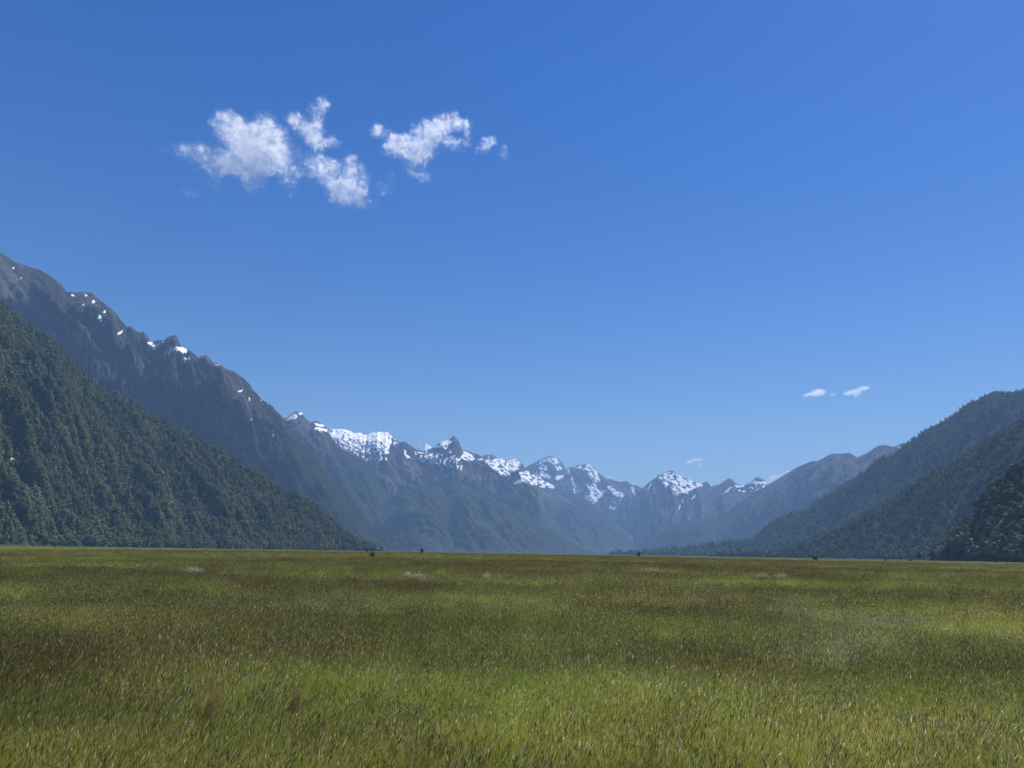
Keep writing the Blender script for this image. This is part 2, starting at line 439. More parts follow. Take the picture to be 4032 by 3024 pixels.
# --- farthest peaks
L4 = p3([(1300,900),(1370,868),(1400,840),(1430,815),(1455,830),(1475,852),(1500,880),(1600,950),(1800,960)]) + p4([(620,420),(900,440),(1020,450),(1050,412),(1100,388),(1150,362),(1185,345),(1230,325),(1255,322),(1270,315),(1300,328),(1325,348),(1350,375),(1375,405),(1388,438),(1420,420),(1450,418),(1500,396),(1530,398),(1560,388),(1590,395),(1625,415),(1650,440),(1675,472),(1710,495),(1740,520),(1780,518),(1820,540),(1860,545),(1900,540),(1930,548),(1960,570),(2010,580),(2060,607),(2120,640),(2212,660)]) + [(2700, 1960), (2850, 2020)]
snow4 = cover([(p3([(1365,870),(1430,812),(1478,855),(1440,875),(1400,878)]), 0.9),
               (p4([(1130,400),(1200,335),(1290,325),(1340,370),(1330,400),(1270,390),(1220,370),(1160,430)]), 0.66),
               (p4([(1150,400),(1220,400),(1230,450),(1170,460)]), 0.62),(p4([(1280,410),(1350,410),(1365,440),(1310,455)]), 0.72),
               (p4([(1120,465),(1220,460),(1270,500),(1240,525),(1160,500)]), 0.86),(p4([(1285,500),(1375,485),(1370,505),(1300,535)]), 0.95),
               (p4([(1385,435),(1425,435),(1420,480),(1400,480)]), 0.85),(p4([(1430,410),(1530,395),(1600,395),(1680,470),(1690,550),(1640,560),(1600,500),(1540,440)]), 0.6),
               (p4([(1430,505),(1460,505),(1480,590),(1440,620)]), 0.72),(p4([(1420,610),(1520,605),(1525,640),(1450,645)]), 0.8),
               (p4([(1550,555),(1650,560),(1660,600),(1720,640),(1690,690),(1640,740),(1540,680),(1600,630)]), 0.84),
               (p4([(1740,580),(1790,585),(1830,630),(1900,640),(1905,680),(1830,680),(1790,640)]), 0.84),(p4([(1700,600),(1745,620),(1740,640),(1710,635)]), 0.7),
               (p4([(1955,590),(1975,595),(1995,660),(1975,660)]), 0.85),(p4([(1750,745),(1845,750),(1840,775),(1775,800)]), 0.66),(p4([(1740,680),(1940,680),(1900,740),(1740,740)]), 0.3)], 61)
layer('mountain', L4, 15500, 15000, M_FAR, slope=1.2, wid=600, amp=0.20, nc=760, nr=300, seed=67, fall=(0.6, -0.8), treeline=500, jag=0.0018, snow=snow4, brown=0.35)

# --- central peak with the speckled snowfield
LC = [(2200, 2160), (2300, 2100)] + p5([(-80,860),(0,800),(150,690),(250,610),(320,552),(370,500),(420,460),(450,440),(480,420),(510,408),(540,392),(575,380),(600,378),(620,384),(640,405),(680,425),(700,440),(735,442),(770,465),(820,485),(870,502),(910,492),(940,483),(960,500),(985,522),(1030,516),(1080,500),(1120,470),(1160,448),(1185,462),(1205,480),(1235,510),(1265,518),(1300,516),(1340,500),(1365,492),(1400,455),(1430,442),(1460,448),(1490,460),(1515,490),(1535,512),(1650,560),(1900,600)]) + [(3500, 2050)]
snowC = cover([(p5([(465,450),(520,410),(570,385),(640,405),(760,470),(890,500),(905,530),(840,545),(760,585),(690,590),(640,610),(560,550),(500,500)]), 0.66),
               (p5([(500,420),(560,390),(560,430),(500,460)]), 0.9),(p5([(640,410),(890,495),(905,530),(800,530),(700,470)]), 0.92),(p5([(575,385),(600,380),(615,420),(580,425)]), 0.2),
               (p5([(355,575),(395,510),(420,490),(400,540),(370,565)]), 0.85),(p5([(965,505),(990,522),(985,530)]), 1.0),
               (p5([(620,590),(760,580),(770,610),(650,620)]), 0.5),(p5([(690,680),(700,635),(722,630),(712,670)]), 1.0),(p5([(665,700),(690,700),(692,745),(670,750)]), 0.85),
               (p5([(762,660),(800,650),(840,580),(842,600),(800,665),(770,675)]), 0.75),(p5([(592,735),(605,740),(618,756)]), 1.0),
               (p5([(1080,615),(1165,535),(1200,535),(1120,590),(1090,612)]), 0.85),(p5([(1205,515),(1310,515),(1290,540),(1230,545)]), 0.92),(p5([(1220,560),(1310,560),(1330,600),(1260,580)]), 0.62),
               (p5([(1350,510),(1400,460),(1490,460),(1530,515),(1480,560),(1380,590)]), 0.52)], 71, sx=22, sy=12)
screeC = lambda P, px, py, rn, sn: 0.45 * inpoly(px + sn * 15, py + sn * 15, p5([(500,830),(680,740),(760,790),(860,790),(780,860),(560,880)]))
layer('mountain', LC, 12600, 13000, M_FAR, slope=1.35, wid=560, amp=0.20, nc=620, nr=280, seed=83, fall=(-0.3, -0.9), treeline=560, jag=0.0016, snow=snowC, scree=screeC, brown=0.6)

# --- right: brown topped range
LR3 = [(2480, 2195)] + p5([(300,1160),(330,1140),(420,1060),(480,1000),(560,930),(650,882),(720,870),(800,868),(880,842),(960,836),(1040,828),(1140,770),(1260,680),(1400,590),(1530,515),(1640,450),(1760,375),(1850,330),(1930,295),(1980,283),(2020,282),(2080,248),(2150,215)]) + \
      p6([(290,750),(330,735),(370,718),(400,710),(435,710),(480,685),(530,658),(580,656),(620,655),(670,648),(700,665),(730,685),(760,672),(800,655),(850,622),(885,600),(920,588),(960,592),(1010,605),(1040,592),(1070,577),(1110,570),(1250,540),(1500,480)]) + [(4300, 1560), (5000, 1500)]
snowR3 = tiny_snow([[(1040,600),(1050,596),(1062,614),(1052,614)]], k6, 3000, 1450)
layer('mountain', LR3, 10500, 9000, M_FAR, slope=1.5, wid=480, amp=0.22, nc=620, nr=240, seed=97, fall=(-1, -0.4), treeline=640, jag=0.0004, snow=snowR3)

# --- right: big forested mountain
LR2 = [(2330, 2190)] + p5([(0,1165),(100,1145),(200,1152),(330,1146),(500,1132),(700,1116),(800,1096),(950,1082),(1150,1062),(1300,1046),(1360,1036),(1410,1018),(1490,940),(1580,860),(1690,800),(1780,780),(1880,750),(1980,690),(2090,620)]) + \
      p6([(620,890),(740,820),(830,750),(890,692),(930,668),(980,672),(1040,640),(1110,570),(1200,512),(1260,460),(1340,425),(1430,375),(1510,320),(1545,280),(1580,265),(1640,240),(1700,205),(1770,170),(1830,165),(1880,178),(1960,165),(2014,155)]) + [(4350, 1480), (5000, 1300), (6000, 1200)]
o_r2, P_r2, nr_r2 = layer('mountain', LR2, 5600, 4700, M_ROCK, slope=1.5, wid=330, amp=0.22, nc=560, nr=200, seed=113, fall=(-1, -0.4), treeline=1250, drop=8)

LR2f = [(2700, 2185)] + p6([(-300,1400),(100,1385),(300,1330),(600,1210),(850,1065),(1000,980),(1150,880),(1300,785),(1430,712),(1560,640),(1700,540),(1870,440),(2014,365)]) + [(4300, 1500), (5000, 1320), (6000, 1250)]
o_r2f, P_r2f, nr_r2f = layer('hill', LR2f, 3400, 3100, M_FLOOR, slope=1.45, wid=220, amp=0.16, nc=420, nr=150, seed=127, fall=(-1, -0.4), drop=14)

# --- right: near dark forested spur
LR1 = [(3500, 2215)] + p6([(1150,1478),(1200,1465),(1240,1430),(1310,1370),(1390,1310),(1450,1240),(1500,1180),(1560,1130),(1630,1090),(1650,1030),(1690,960),(1760,900),(1810,850),(1880,800),(1920,740),(2014,725)]) + [(4300, 1640), (5000, 1350), (6200, 1200)]
o_r1, P_r1, nr_r1 = layer('hill', LR1, 1650, 1500, M_FLOOR, slope=1.4, wid=150, amp=0.12, nc=320, nr=120, seed=131, fall=(-1, -0.6), drop=17)

# ------------------------------------------------------------------ forests
def ico(sub):
    bm = __import__('bmesh').new()
    __import__('bmesh').ops.create_icosphere(bm, subdivisions=sub, radius=1.0)
    bm.verts.ensure_lookup_table()
    V = np.array([v.co[:] for v in bm.verts]); T = np.array([[v.index for v in f.verts] for f in bm.faces])
    bm.free(); return V, T
ICO1, ICO2 = ico(1), ico(2)

def tree_crown(rs, h=20.0, leaves=260):
    """one beech: trunk, a few lobes of foliage and loose leaf clumps; returns V, T"""
    Vs, Ts = [], []; off = 0
    def put(V, T):
        nonlocal off
        Vs.append(V); Ts.append(T + off); off += len(V)
    a = np.linspace(0, 2*np.pi, 6)[:-1]
    V = np.concatenate([np.c_[np.cos(a)*.45, np.sin(a)*.45, a*0-3], np.c_[np.cos(a)*.2, np.sin(a)*.2, a*0+h*.6]])
    T = np.array([[i, (i+1) % 5, 5+i] for i in range(5)] + [[(i+1) % 5, 5+(i+1) % 5, 5+i] for i in range(5)])
    put(V, T)
    nl = rs.randint(5, 9)
    lobes = []
    for i in range(nl):
        z = h * (0.42 + 0.5 * i / nl + rs.uniform(-.04, .04))
        rr = h * 0.21 * (1 - 0.45 * (i / nl)) * rs.uniform(.8, 1.15)
        an = rs.uniform(0, 6.28); q = h * 0.13 * (1 - 0.5 * i / nl)
        lobes.append((np.array([math.cos(an)*q, math.sin(an)*q, z]), rr))
        V0, T0 = ICO1 if leaves < 150 else ICO2
        nn = fbm(V0[:, 0]*2.3 + i*7, V0[:, 1]*2.3 + V0[:, 2]*2.9, 3, int(rs.randint(999)))
        put(V0 * (rr * 0.86 * (1 + 0.55 * nn))[:, None] * np.array([1, 1, .8]) + lobes[-1][0], T0)
    c = np.array([l[0] for l in lobes]); r = np.array([l[1] for l in lobes])
    k = rs.randint(0, nl, leaves)
    d = rs.normal(size=(leaves, 3)); d[:, 2] = np.abs(d[:, 2]) * 0.9 - 0.2; d /= np.linalg.norm(d, axis=1)[:, None]
    p = c[k] + d * (r[k] * rs.uniform(.82, 1.18, leaves))[:, None] * np.array([1, 1, .85])
    u = rs.normal(size=(leaves, 3)); u /= np.linalg.norm(u, axis=1)[:, None]
    v = np.cross(u, d); v /= np.linalg.norm(v, axis=1)[:, None] + 1e-9
    s = h * 0.035 * rs.uniform(.6, 1.5, leaves)[:, None]
    V = np.stack([p - u*s, p + u*s*.9, p + v*s*1.3, ], 1).reshape(-1, 3)
    put(V, np.arange(leaves*3).reshape(-1, 3))
    return np.concatenate(Vs), np.concatenate(Ts)

def forest_nodes(nvar):
    ng = bpy.data.node_groups.new('scatter', 'GeometryNodeTree')
    ng.interface.new_socket('Geometry', in_out='INPUT', socket_type='NodeSocketGeometry')
    ng.interface.new_socket('Geometry', in_out='OUTPUT', socket_type='NodeSocketGeometry')
    N = ng.nodes; Lk = ng.links
    gi = N.new('NodeGroupInput'); go = N.new('NodeGroupOutput')
    def named(n, t):
        a = N.new('GeometryNodeInputNamedAttribute'); a.data_type = t; a.inputs[0].default_value = n
        return a.outputs[0]
    sep = N.new('GeometryNodeSeparateGeometry'); sep.domain = 'POINT'
    cmp_ = N.new('FunctionNodeCompare'); cmp_.data_type = 'INT'; cmp_.operation = 'EQUAL'
    Lk.new(named('variant', 'INT'), cmp_.inputs[2]); cmp_.inputs[3].default_value = -1
    Lk.new(gi.outputs[0], sep.inputs[0]); Lk.new(cmp_.outputs[0], sep.inputs[1])
    sp = N.new('GeometryNodeSplitToInstances'); sp.domain = 'POINT'
    Lk.new(sep.outputs[1], sp.inputs[0]); Lk.new(named('variant', 'INT'), sp.inputs['Group ID'])
    ip = N.new('GeometryNodeInstanceOnPoints')
    Lk.new(sep.outputs[0], ip.inputs['Points']); Lk.new(sp.outputs[0], ip.inputs['Instance'])
    ip.inputs['Pick Instance'].default_value = True
    Lk.new(named('pick', 'INT'), ip.inputs['Instance Index'])
    Lk.new(named('rot', 'FLOAT_VECTOR'), ip.inputs['Rotation'])
    Lk.new(named('scl', 'FLOAT_VECTOR'), ip.inputs['Scale'])
    Lk.new(ip.outputs[0], go.inputs[0])
    return ng
NG = forest_nodes(0)

def scatter(name, protos, pts, rot, scl, pick, mat, extra=None, pattr=None):
    """one object: source shapes + points, instanced by geometry nodes"""
    Vs = []; Ts = []; var = []; off = 0; pa = {k: [] for k in (pattr or {})}
    for i, (V, T) in enumerate(protos):
        Vs.append(V); Ts.append(T + off); var.append(np.full(len(V), i)); off += len(V)
    V = np.concatenate(Vs + [pts]); T = np.concatenate(Ts)
    me = make_mesh(name, V, None, False, [mat], T=T)
    n0, n = off, len(pts)
    attr(me, 'variant', np.concatenate(var + [np.full(n, -1)]), 'INT')
    attr(me, 'pick', np.concatenate([np.zeros(n0), pick]), 'INT')
    attr(me, 'rot', np.concatenate([np.zeros((n0, 3)), rot]), 'FLOAT_VECTOR')
    attr(me, 'scl', np.concatenate([np.ones((n0, 3)), scl]), 'FLOAT_VECTOR')
    for k, (t, a) in (extra or {}).items():
        z = np.zeros((n0, 3)) if t != 'FLOAT' else np.zeros(n0)
        attr(me, k, np.concatenate([z, a]), t)
    for k, (t, a) in (pattr or {}).items():
        z = np.zeros((n, 3)) if t != 'FLOAT' else np.zeros(n)
        attr(me, k, np.concatenate([a, z]), t)
    ob = obj(name, me)
    md = ob.modifiers.new('scatter', 'NODES'); md.node_group = NG
    return ob

rsT = np.random.RandomState(5)
CROWNS = [tree_crown(rsT) for _ in range(7)]
CROWNS_LO = [tree_crown(rsT, leaves=90) for _ in range(6)]

def forest(name, P, nr, area, seed, protos, size=1.0, amax=46, zmax=1e9, behind=6, label='', mask=None):
    rs = np.random.RandomState(seed)
    A, B, C_, D_ = P[:-1, :-1], P[:-1, 1:], P[1:, 1:], P[1:, :-1]
    ar = np.linalg.norm(np.cross(B - A, D_ - A), axis=-1)
    az = np.degrees(np.arctan2(A[..., 0], A[..., 1]))
    ok = (np.abs(az) < amax) & (A[..., 2] > -2.5) & (A[..., 2] < zmax)
    ok[nr + behind:] = False
    if mask is not None: ok &= mask(A)
    wgt = (ar * ok).ravel(); n = int(wgt.sum() / area)
    cell = rs.choice(len(wgt), n, p=wgt / wgt.sum())
    i, j = np.divmod(cell, A.shape[1])
    u = rs.rand(n, 1); v = rs.rand(n, 1)
    pts = (A[i, j]*(1-u) + B[i, j]*u)*(1-v) + (D_[i, j]*(1-u) + C_[i, j]*u)*v
    cl = fbm(pts[:, 0]/110, pts[:, 1]/110, 3, seed) + 0.7 * fbm(pts[:, 0]/34, pts[:, 1]/34, 3, seed + 3)
    s = size * rs.uniform(.6, 1.25, n) * (1 + 0.45 * cl)
    scl = np.stack([s * rs.uniform(.85, 1.2, n), s * rs.uniform(.85, 1.2, n), s * rs.uniform(.8, 1.15, n)], -1)
    scl = scl * (1 - 0.5 * sm(150, 1200, pts[:, 2]))[:, None]
    rot = np.stack([rs.normal(0, .05, n), rs.normal(0, .05, n), rs.uniform(0, 6.28, n)], -1)
    rnd = np.clip(0.42 + 0.45 * cl + rs.normal(0, .22, n), 0, 1)
    print('forest', name, n)
    ob = scatter(name, protos, pts, rot, scl, rs.randint(0, len(protos), n), M_BEECH, extra={'rnd': ('FLOAT', rnd)})
    tag(ob, label, 'forest', kind='stuff')
    return ob

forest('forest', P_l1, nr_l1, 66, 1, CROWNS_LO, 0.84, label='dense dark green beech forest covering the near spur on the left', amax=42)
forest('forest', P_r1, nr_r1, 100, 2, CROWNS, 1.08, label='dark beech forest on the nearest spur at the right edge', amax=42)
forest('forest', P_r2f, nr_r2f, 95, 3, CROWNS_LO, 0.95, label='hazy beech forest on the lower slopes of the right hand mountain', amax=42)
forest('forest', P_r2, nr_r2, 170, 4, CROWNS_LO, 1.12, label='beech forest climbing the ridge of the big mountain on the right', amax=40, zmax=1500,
       mask=lambda A: (A[..., 2] + 200 * fbm(A[..., 0]/400, A[..., 1]/400, 3, 8)) < 1150)

# ------------------------------------------------------------------ grassland
GREEN = np.array([0.205, 0.270, 0.034]); YELL = np.array([0.34, 0.335, 0.055]); BROWN = np.array([0.17, 0.155, 0.055])
DARKG = np.array([0.11, 0.145, 0.040]); PALE = np.array([0.42, 0.37, 0.27])
# patches read off the meadow: centre x,y and half sizes in photo pixels; kind
PATCH = [(2900,2205,1500,26,'b'),(1000,2182,1200,16,'b'),(250,2330,420,26,'g'),(2200,2800,500,70,'G'),(420,2196,560,13,'g'),(300,2316,520,42,'g'),(1280,2268,320,24,'g'),(2100,2290,360,28,'g'),(2950,2290,420,16,'g'),(3400,2395,430,40,'g'),(3560,2290,240,14,'g'),
         (1850,2740,720,130,'G'),(2650,2900,900,120,'y'),(500,2960,800,110,'y'),(3500,2900,700,160,'y'),(1200,2960,500,90,'y'),(3900,2420,300,40,'y'),
         (900,2170,900,10,'b'),(2800,2215,1200,22,'b'),(350,2380,650,22,'d'),(1250,2350,520,22,'d'),(500,2260,700,12,'b'),(2050,2235,900,18,'b'),(1500,2225,500,12,'d'),
         (2700,2400,620,50,'b'),(3600,2350,500,22,'d'),(2350,2560,620,60,'d'),(1300,2560,520,60,'b'),(3300,2430,420,36,'p'),(3050,2380,360,22,'p'),(2900,2600,380,90,'b'),
         (300,2440,420,50,'y'),(900,2440,400,60,'b'),(3700,2560,420,70,'d'),(3300,2560,300,60,'p'),(120,2600,300,90,'b'),(1900,2600,500,50,'d'),(2000,2470,600,30,'b')]
PA = {'g': 0, 'G': 0, 'y': 1, 'b': 2, 'd': 3, 'p': 4}
def meadow(X, Y):
    """weights of green / yellow / brown / dark / pale cover at ground places"""
    Pw = np.stack([X, Y, X*0 + 0.3], -1)
    px, py = to_pix(Pw)
    d = np.hypot(X, Y)
    horizon = 2147 + (px - 0) * 62 / 4032
    rel = py - horizon
    n1 = fbm(X / 9, Y / 9, 4, 5); n2 = fbm(X / 22 + 4, Y / 30, 4, 6); n3 = fbm(X / 2.2, Y / 2.2, 3, 7)
    far = sm(60, 300, d)
    n2 = n2 * (1 - far) + fbm(X / 160, Y / 110, 4, 9) * far
    W = np.zeros(X.shape + (5,))
    W[..., 0] = 0.42 + 0.95 * n2; W[..., 2] = 0.30 - 0.9 * n2 + 0.35 * n1; W[..., 3] = 0.26 + 0.75 * n1; W[..., 1] = 0.10 + 0.5 * n3 * 0.6; W[..., 4] = 0.02 + 0.25 * np.clip(n3 - 0.25, 0, 1)
    wob = n1 * 0.8 + n3 * 0.3
    for cx, cy, rx, ry, k in PATCH:
        q = np.hypot((px - cx) / rx, (py - cy) / ry) + wob
        g = sm(1.3, 0.2, q) * {'g': .95, 'G': .42, 'b': .42, 'd': .5, 'y': .55, 'p': .36}[k]
        W[..., PA[k]] += g * 1.5
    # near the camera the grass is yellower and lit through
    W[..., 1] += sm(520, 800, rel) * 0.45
    W = np.clip(W, 0.005, None) ** 1.15
    return W / W.sum(-1, keepdims=True)

def ground_h(X, Y):
    d = np.hypot(X, Y)
    return 0.10 * fbm(X / 14, Y / 14, 3, 21) + 0.035 * fbm(X / 2.5, Y / 2.5, 2, 22) + 0.2 * fbm(X / 90, Y / 90, 3, 23) * sm(40, 200, d) - 0.15 * sm(40, 200, d) + \
        0.85 * np.exp(-((np.arctan2(X, Y) + 0.02) / 0.30) ** 2) * np.exp(-((d - 300) / 120) ** 2)

def ground_material():
    m = bpy.data.materials.new('meadow_ground'); t = NT(m)
    pos = t.n('ShaderNodeNewGeometry').outputs['Position']
    c = t.attr('tint').outputs['Color']
    n = t.noise(pos, 3.0, 6, 0.65); n2 = t.noise(t.n('ShaderNodeMapping', {0: pos, 3: (1, .5, 1)}).outputs[0], 0.25, 8, 0.65)
    c = t.mix(t.ramp(n, 0.3, 0.7), t.mix(0.55, c, (0.01, 0.012, 0.006, 1)), c)
    c = t.mix(t.ramp(n2, 0.3, 0.7), t.mix(0.35, c, (0.02, 0.02, 0.01, 1)), c)
    bp = t.n('ShaderNodeBump', {'Strength': 0.6, 'Distance': 0.15, 'Height': n})
    b = t.n('ShaderNodeBsdfPrincipled', {'Base Color': c, 'Roughness': 0.95, 'Normal': bp.outputs[0]})
    b.inputs['Specular IOR Level'].default_value = 0.05
    t.t.links.new(b.outputs[0], t.out.inputs[0])
    return m
def build_ground():
    r = np.concatenate([np.array([0.0]), np.geomspace(1.0, 24000, 420)])
    a = np.radians(np.linspace(-180, 180, 721))
    Rr, Aa = np.meshgrid(r, a, indexing='ij')
    X = Rr * np.sin(Aa); Y = Rr * np.cos(Aa)
    Z = ground_h(X, Y)
    W = meadow(X, Y)
    COLS = np.stack([GREEN, YELL, BROWN, DARKG, PALE])
    d = Rr[..., None]
    c = (W @ COLS)
    c = c * (0.62 - 0.12 * sm(300, 900, d))
    me = make_mesh('ground', np.stack([X, Y, Z], -1).reshape(-1, 3), grid_quads(len(r), len(a))[:, ::-1], True, [ground_material()])
    attr(me, 'tint', c.reshape(-1, 3), 'FLOAT_COLOR')
    tag(obj('ground', me), kind='structure')
build_ground()

def grass_material():
    m = bpy.data.materials.new('grass_blades'); t = NT(m)
    a = t.attr('bcol').outputs['Color']
    i = t.attr('tint', 'INSTANCER').outputs['Color']
    leafy = t.attr('leafy').outputs['Fac']
    hb = t.attr('hb', 'INSTANCER').outputs['Fac']
    dry = t.n('ShaderNodeMix', data_type='RGBA', blend_type='MULTIPLY')
    t.set(dry.inputs[0], 1.0); t.set(dry.inputs[6], a)
    cc = t.n('ShaderNodeCombineColor', {0: hb, 1: hb, 2: hb}); t.set(dry.inputs[7], cc.outputs[0])
    c = t.mix(leafy, dry.outputs[2], t.mix(1.0, a, i, 'MULTIPLY'))
    b = t.n('ShaderNodeBsdfPrincipled', {'Base Color': c, 'Roughness': 0.6})
    b.inputs['Specular IOR Level'].default_value = 0.12
    tr = t.n('ShaderNodeBsdfTranslucent', {'Color': c})
    mx = t.n('ShaderNodeMixShader', {0: 0.5})
    t.t.links.new(b.outputs[0], mx.inputs[1]); t.t.links.new(tr.outputs[0], mx.inputs[2])
    t.t.links.new(mx.outputs[0], t.out.inputs[0])
    return m
M_GRASS = grass_material()

def blades(rs, n, rad, h, wd, col, leafy, lean=(0.14, 0.0), bend=0.22, head=None, jit=0.25, seg=3):
    """n curved tapering blades; head=(length, width, colour) adds a seed head"""
    V, T, C, Lf = [], [], [], []
    off = 0
    for k in range(n):
        an = rs.uniform(0, 6.28); q = rad * math.sqrt(rs.rand())
        x, y = q * math.cos(an), q * math.sin(an)
        hh = h * rs.uniform(.6, 1.15); face = rs.uniform(0, 3.14)
        dx, dy = math.cos(face), math.sin(face)
        lx = lean[0] + rs.normal(0, .13); ly = lean[1] + rs.normal(0, .13)
        bx = bend * rs.uniform(.3, 1.6); ba = rs.normal(0.0, 1.1)
        w0 = wd * rs.uniform(.7, 1.3)
        cc = col * (1.0 if leafy else rs.uniform(.55, 1.2)) * (1 + jit * rs.normal(0, 1, 3) * np.array([.8, .7, .6])) * rs.uniform(.75, 1.25)
        pts = []
        for s in range(seg + 1):
            u = s / seg
            pts.append((x + hh * (lx * u + bx * math.cos(ba) * u * u), y + hh * (ly * u + bx * math.sin(ba) * u * u), hh * (u - 0.25 * bx * u * u) - 0.02))
        for s, p in enumerate(pts):
            u = s / seg; ww = w0 * (1 - 0.85 * u ** 1.5) / 2
            V += [(p[0]-dx*ww, p[1]-dy*ww, p[2]), (p[0]+dx*ww, p[1]+dy*ww, p[2])]
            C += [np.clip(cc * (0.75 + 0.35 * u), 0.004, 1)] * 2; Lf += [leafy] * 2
        for s in range(seg):
            o = off + 2*s
            T += [(o, o+1, o+3), (o, o+3, o+2)]
        off += 2 * (seg + 1)
        if head:
            hl, hw, hc = head
            p = np.array(pts[-1]); d = p - np.array(pts[-2]); d /= np.linalg.norm(d)
            hl = hl * rs.uniform(.7, 1.3); e = p + d * hl; mdl = p + d * hl * .45
            hcc = hc * rs.uniform(.65, 1.35)
            for (ux, uy) in ((dx, dy), (-dy, dx)):
                V += [tuple(p), (mdl[0]-ux*hw/2, mdl[1]-uy*hw/2, mdl[2]), (mdl[0]+ux*hw/2, mdl[1]+uy*hw/2, mdl[2]), tuple(e)]
                C += [hcc] * 4; Lf += [0.15] * 4
                T += [(off, off+1, off+2), (off+1, off+3, off+2)]; off += 4
    return np.array(V), np.array(T), np.array(C), np.array(Lf)

def join(*parts):
    V = []; T = []; C = []; Lf = []; off = 0
    for v, t, c, l in parts:
        V.append(v); T.append(t + off); C.append(c); Lf.append(l); off += len(v)
    return np.concatenate(V), np.concatenate(T), np.concatenate(C), np.concatenate(Lf)

def ground_hit(px, py):
    a, t = pixdir(px, py); a = float(a); t = float(t)
    d = np.geomspace(3, 1500, 4000)
    z = CAM_Z + t * d
    g = ground_h(np.sin(a) * d, np.cos(a) * d) + 0.20
    k = np.argmax(z <= g) if (z <= g).any() else len(d) - 1
    d = float(d[k]); d = min(d, 700)
    x, y = math.sin(a) * d, math.cos(a) * d
    return x, y, float(ground_h(np.array([x]), np.array([y]))[0]), d

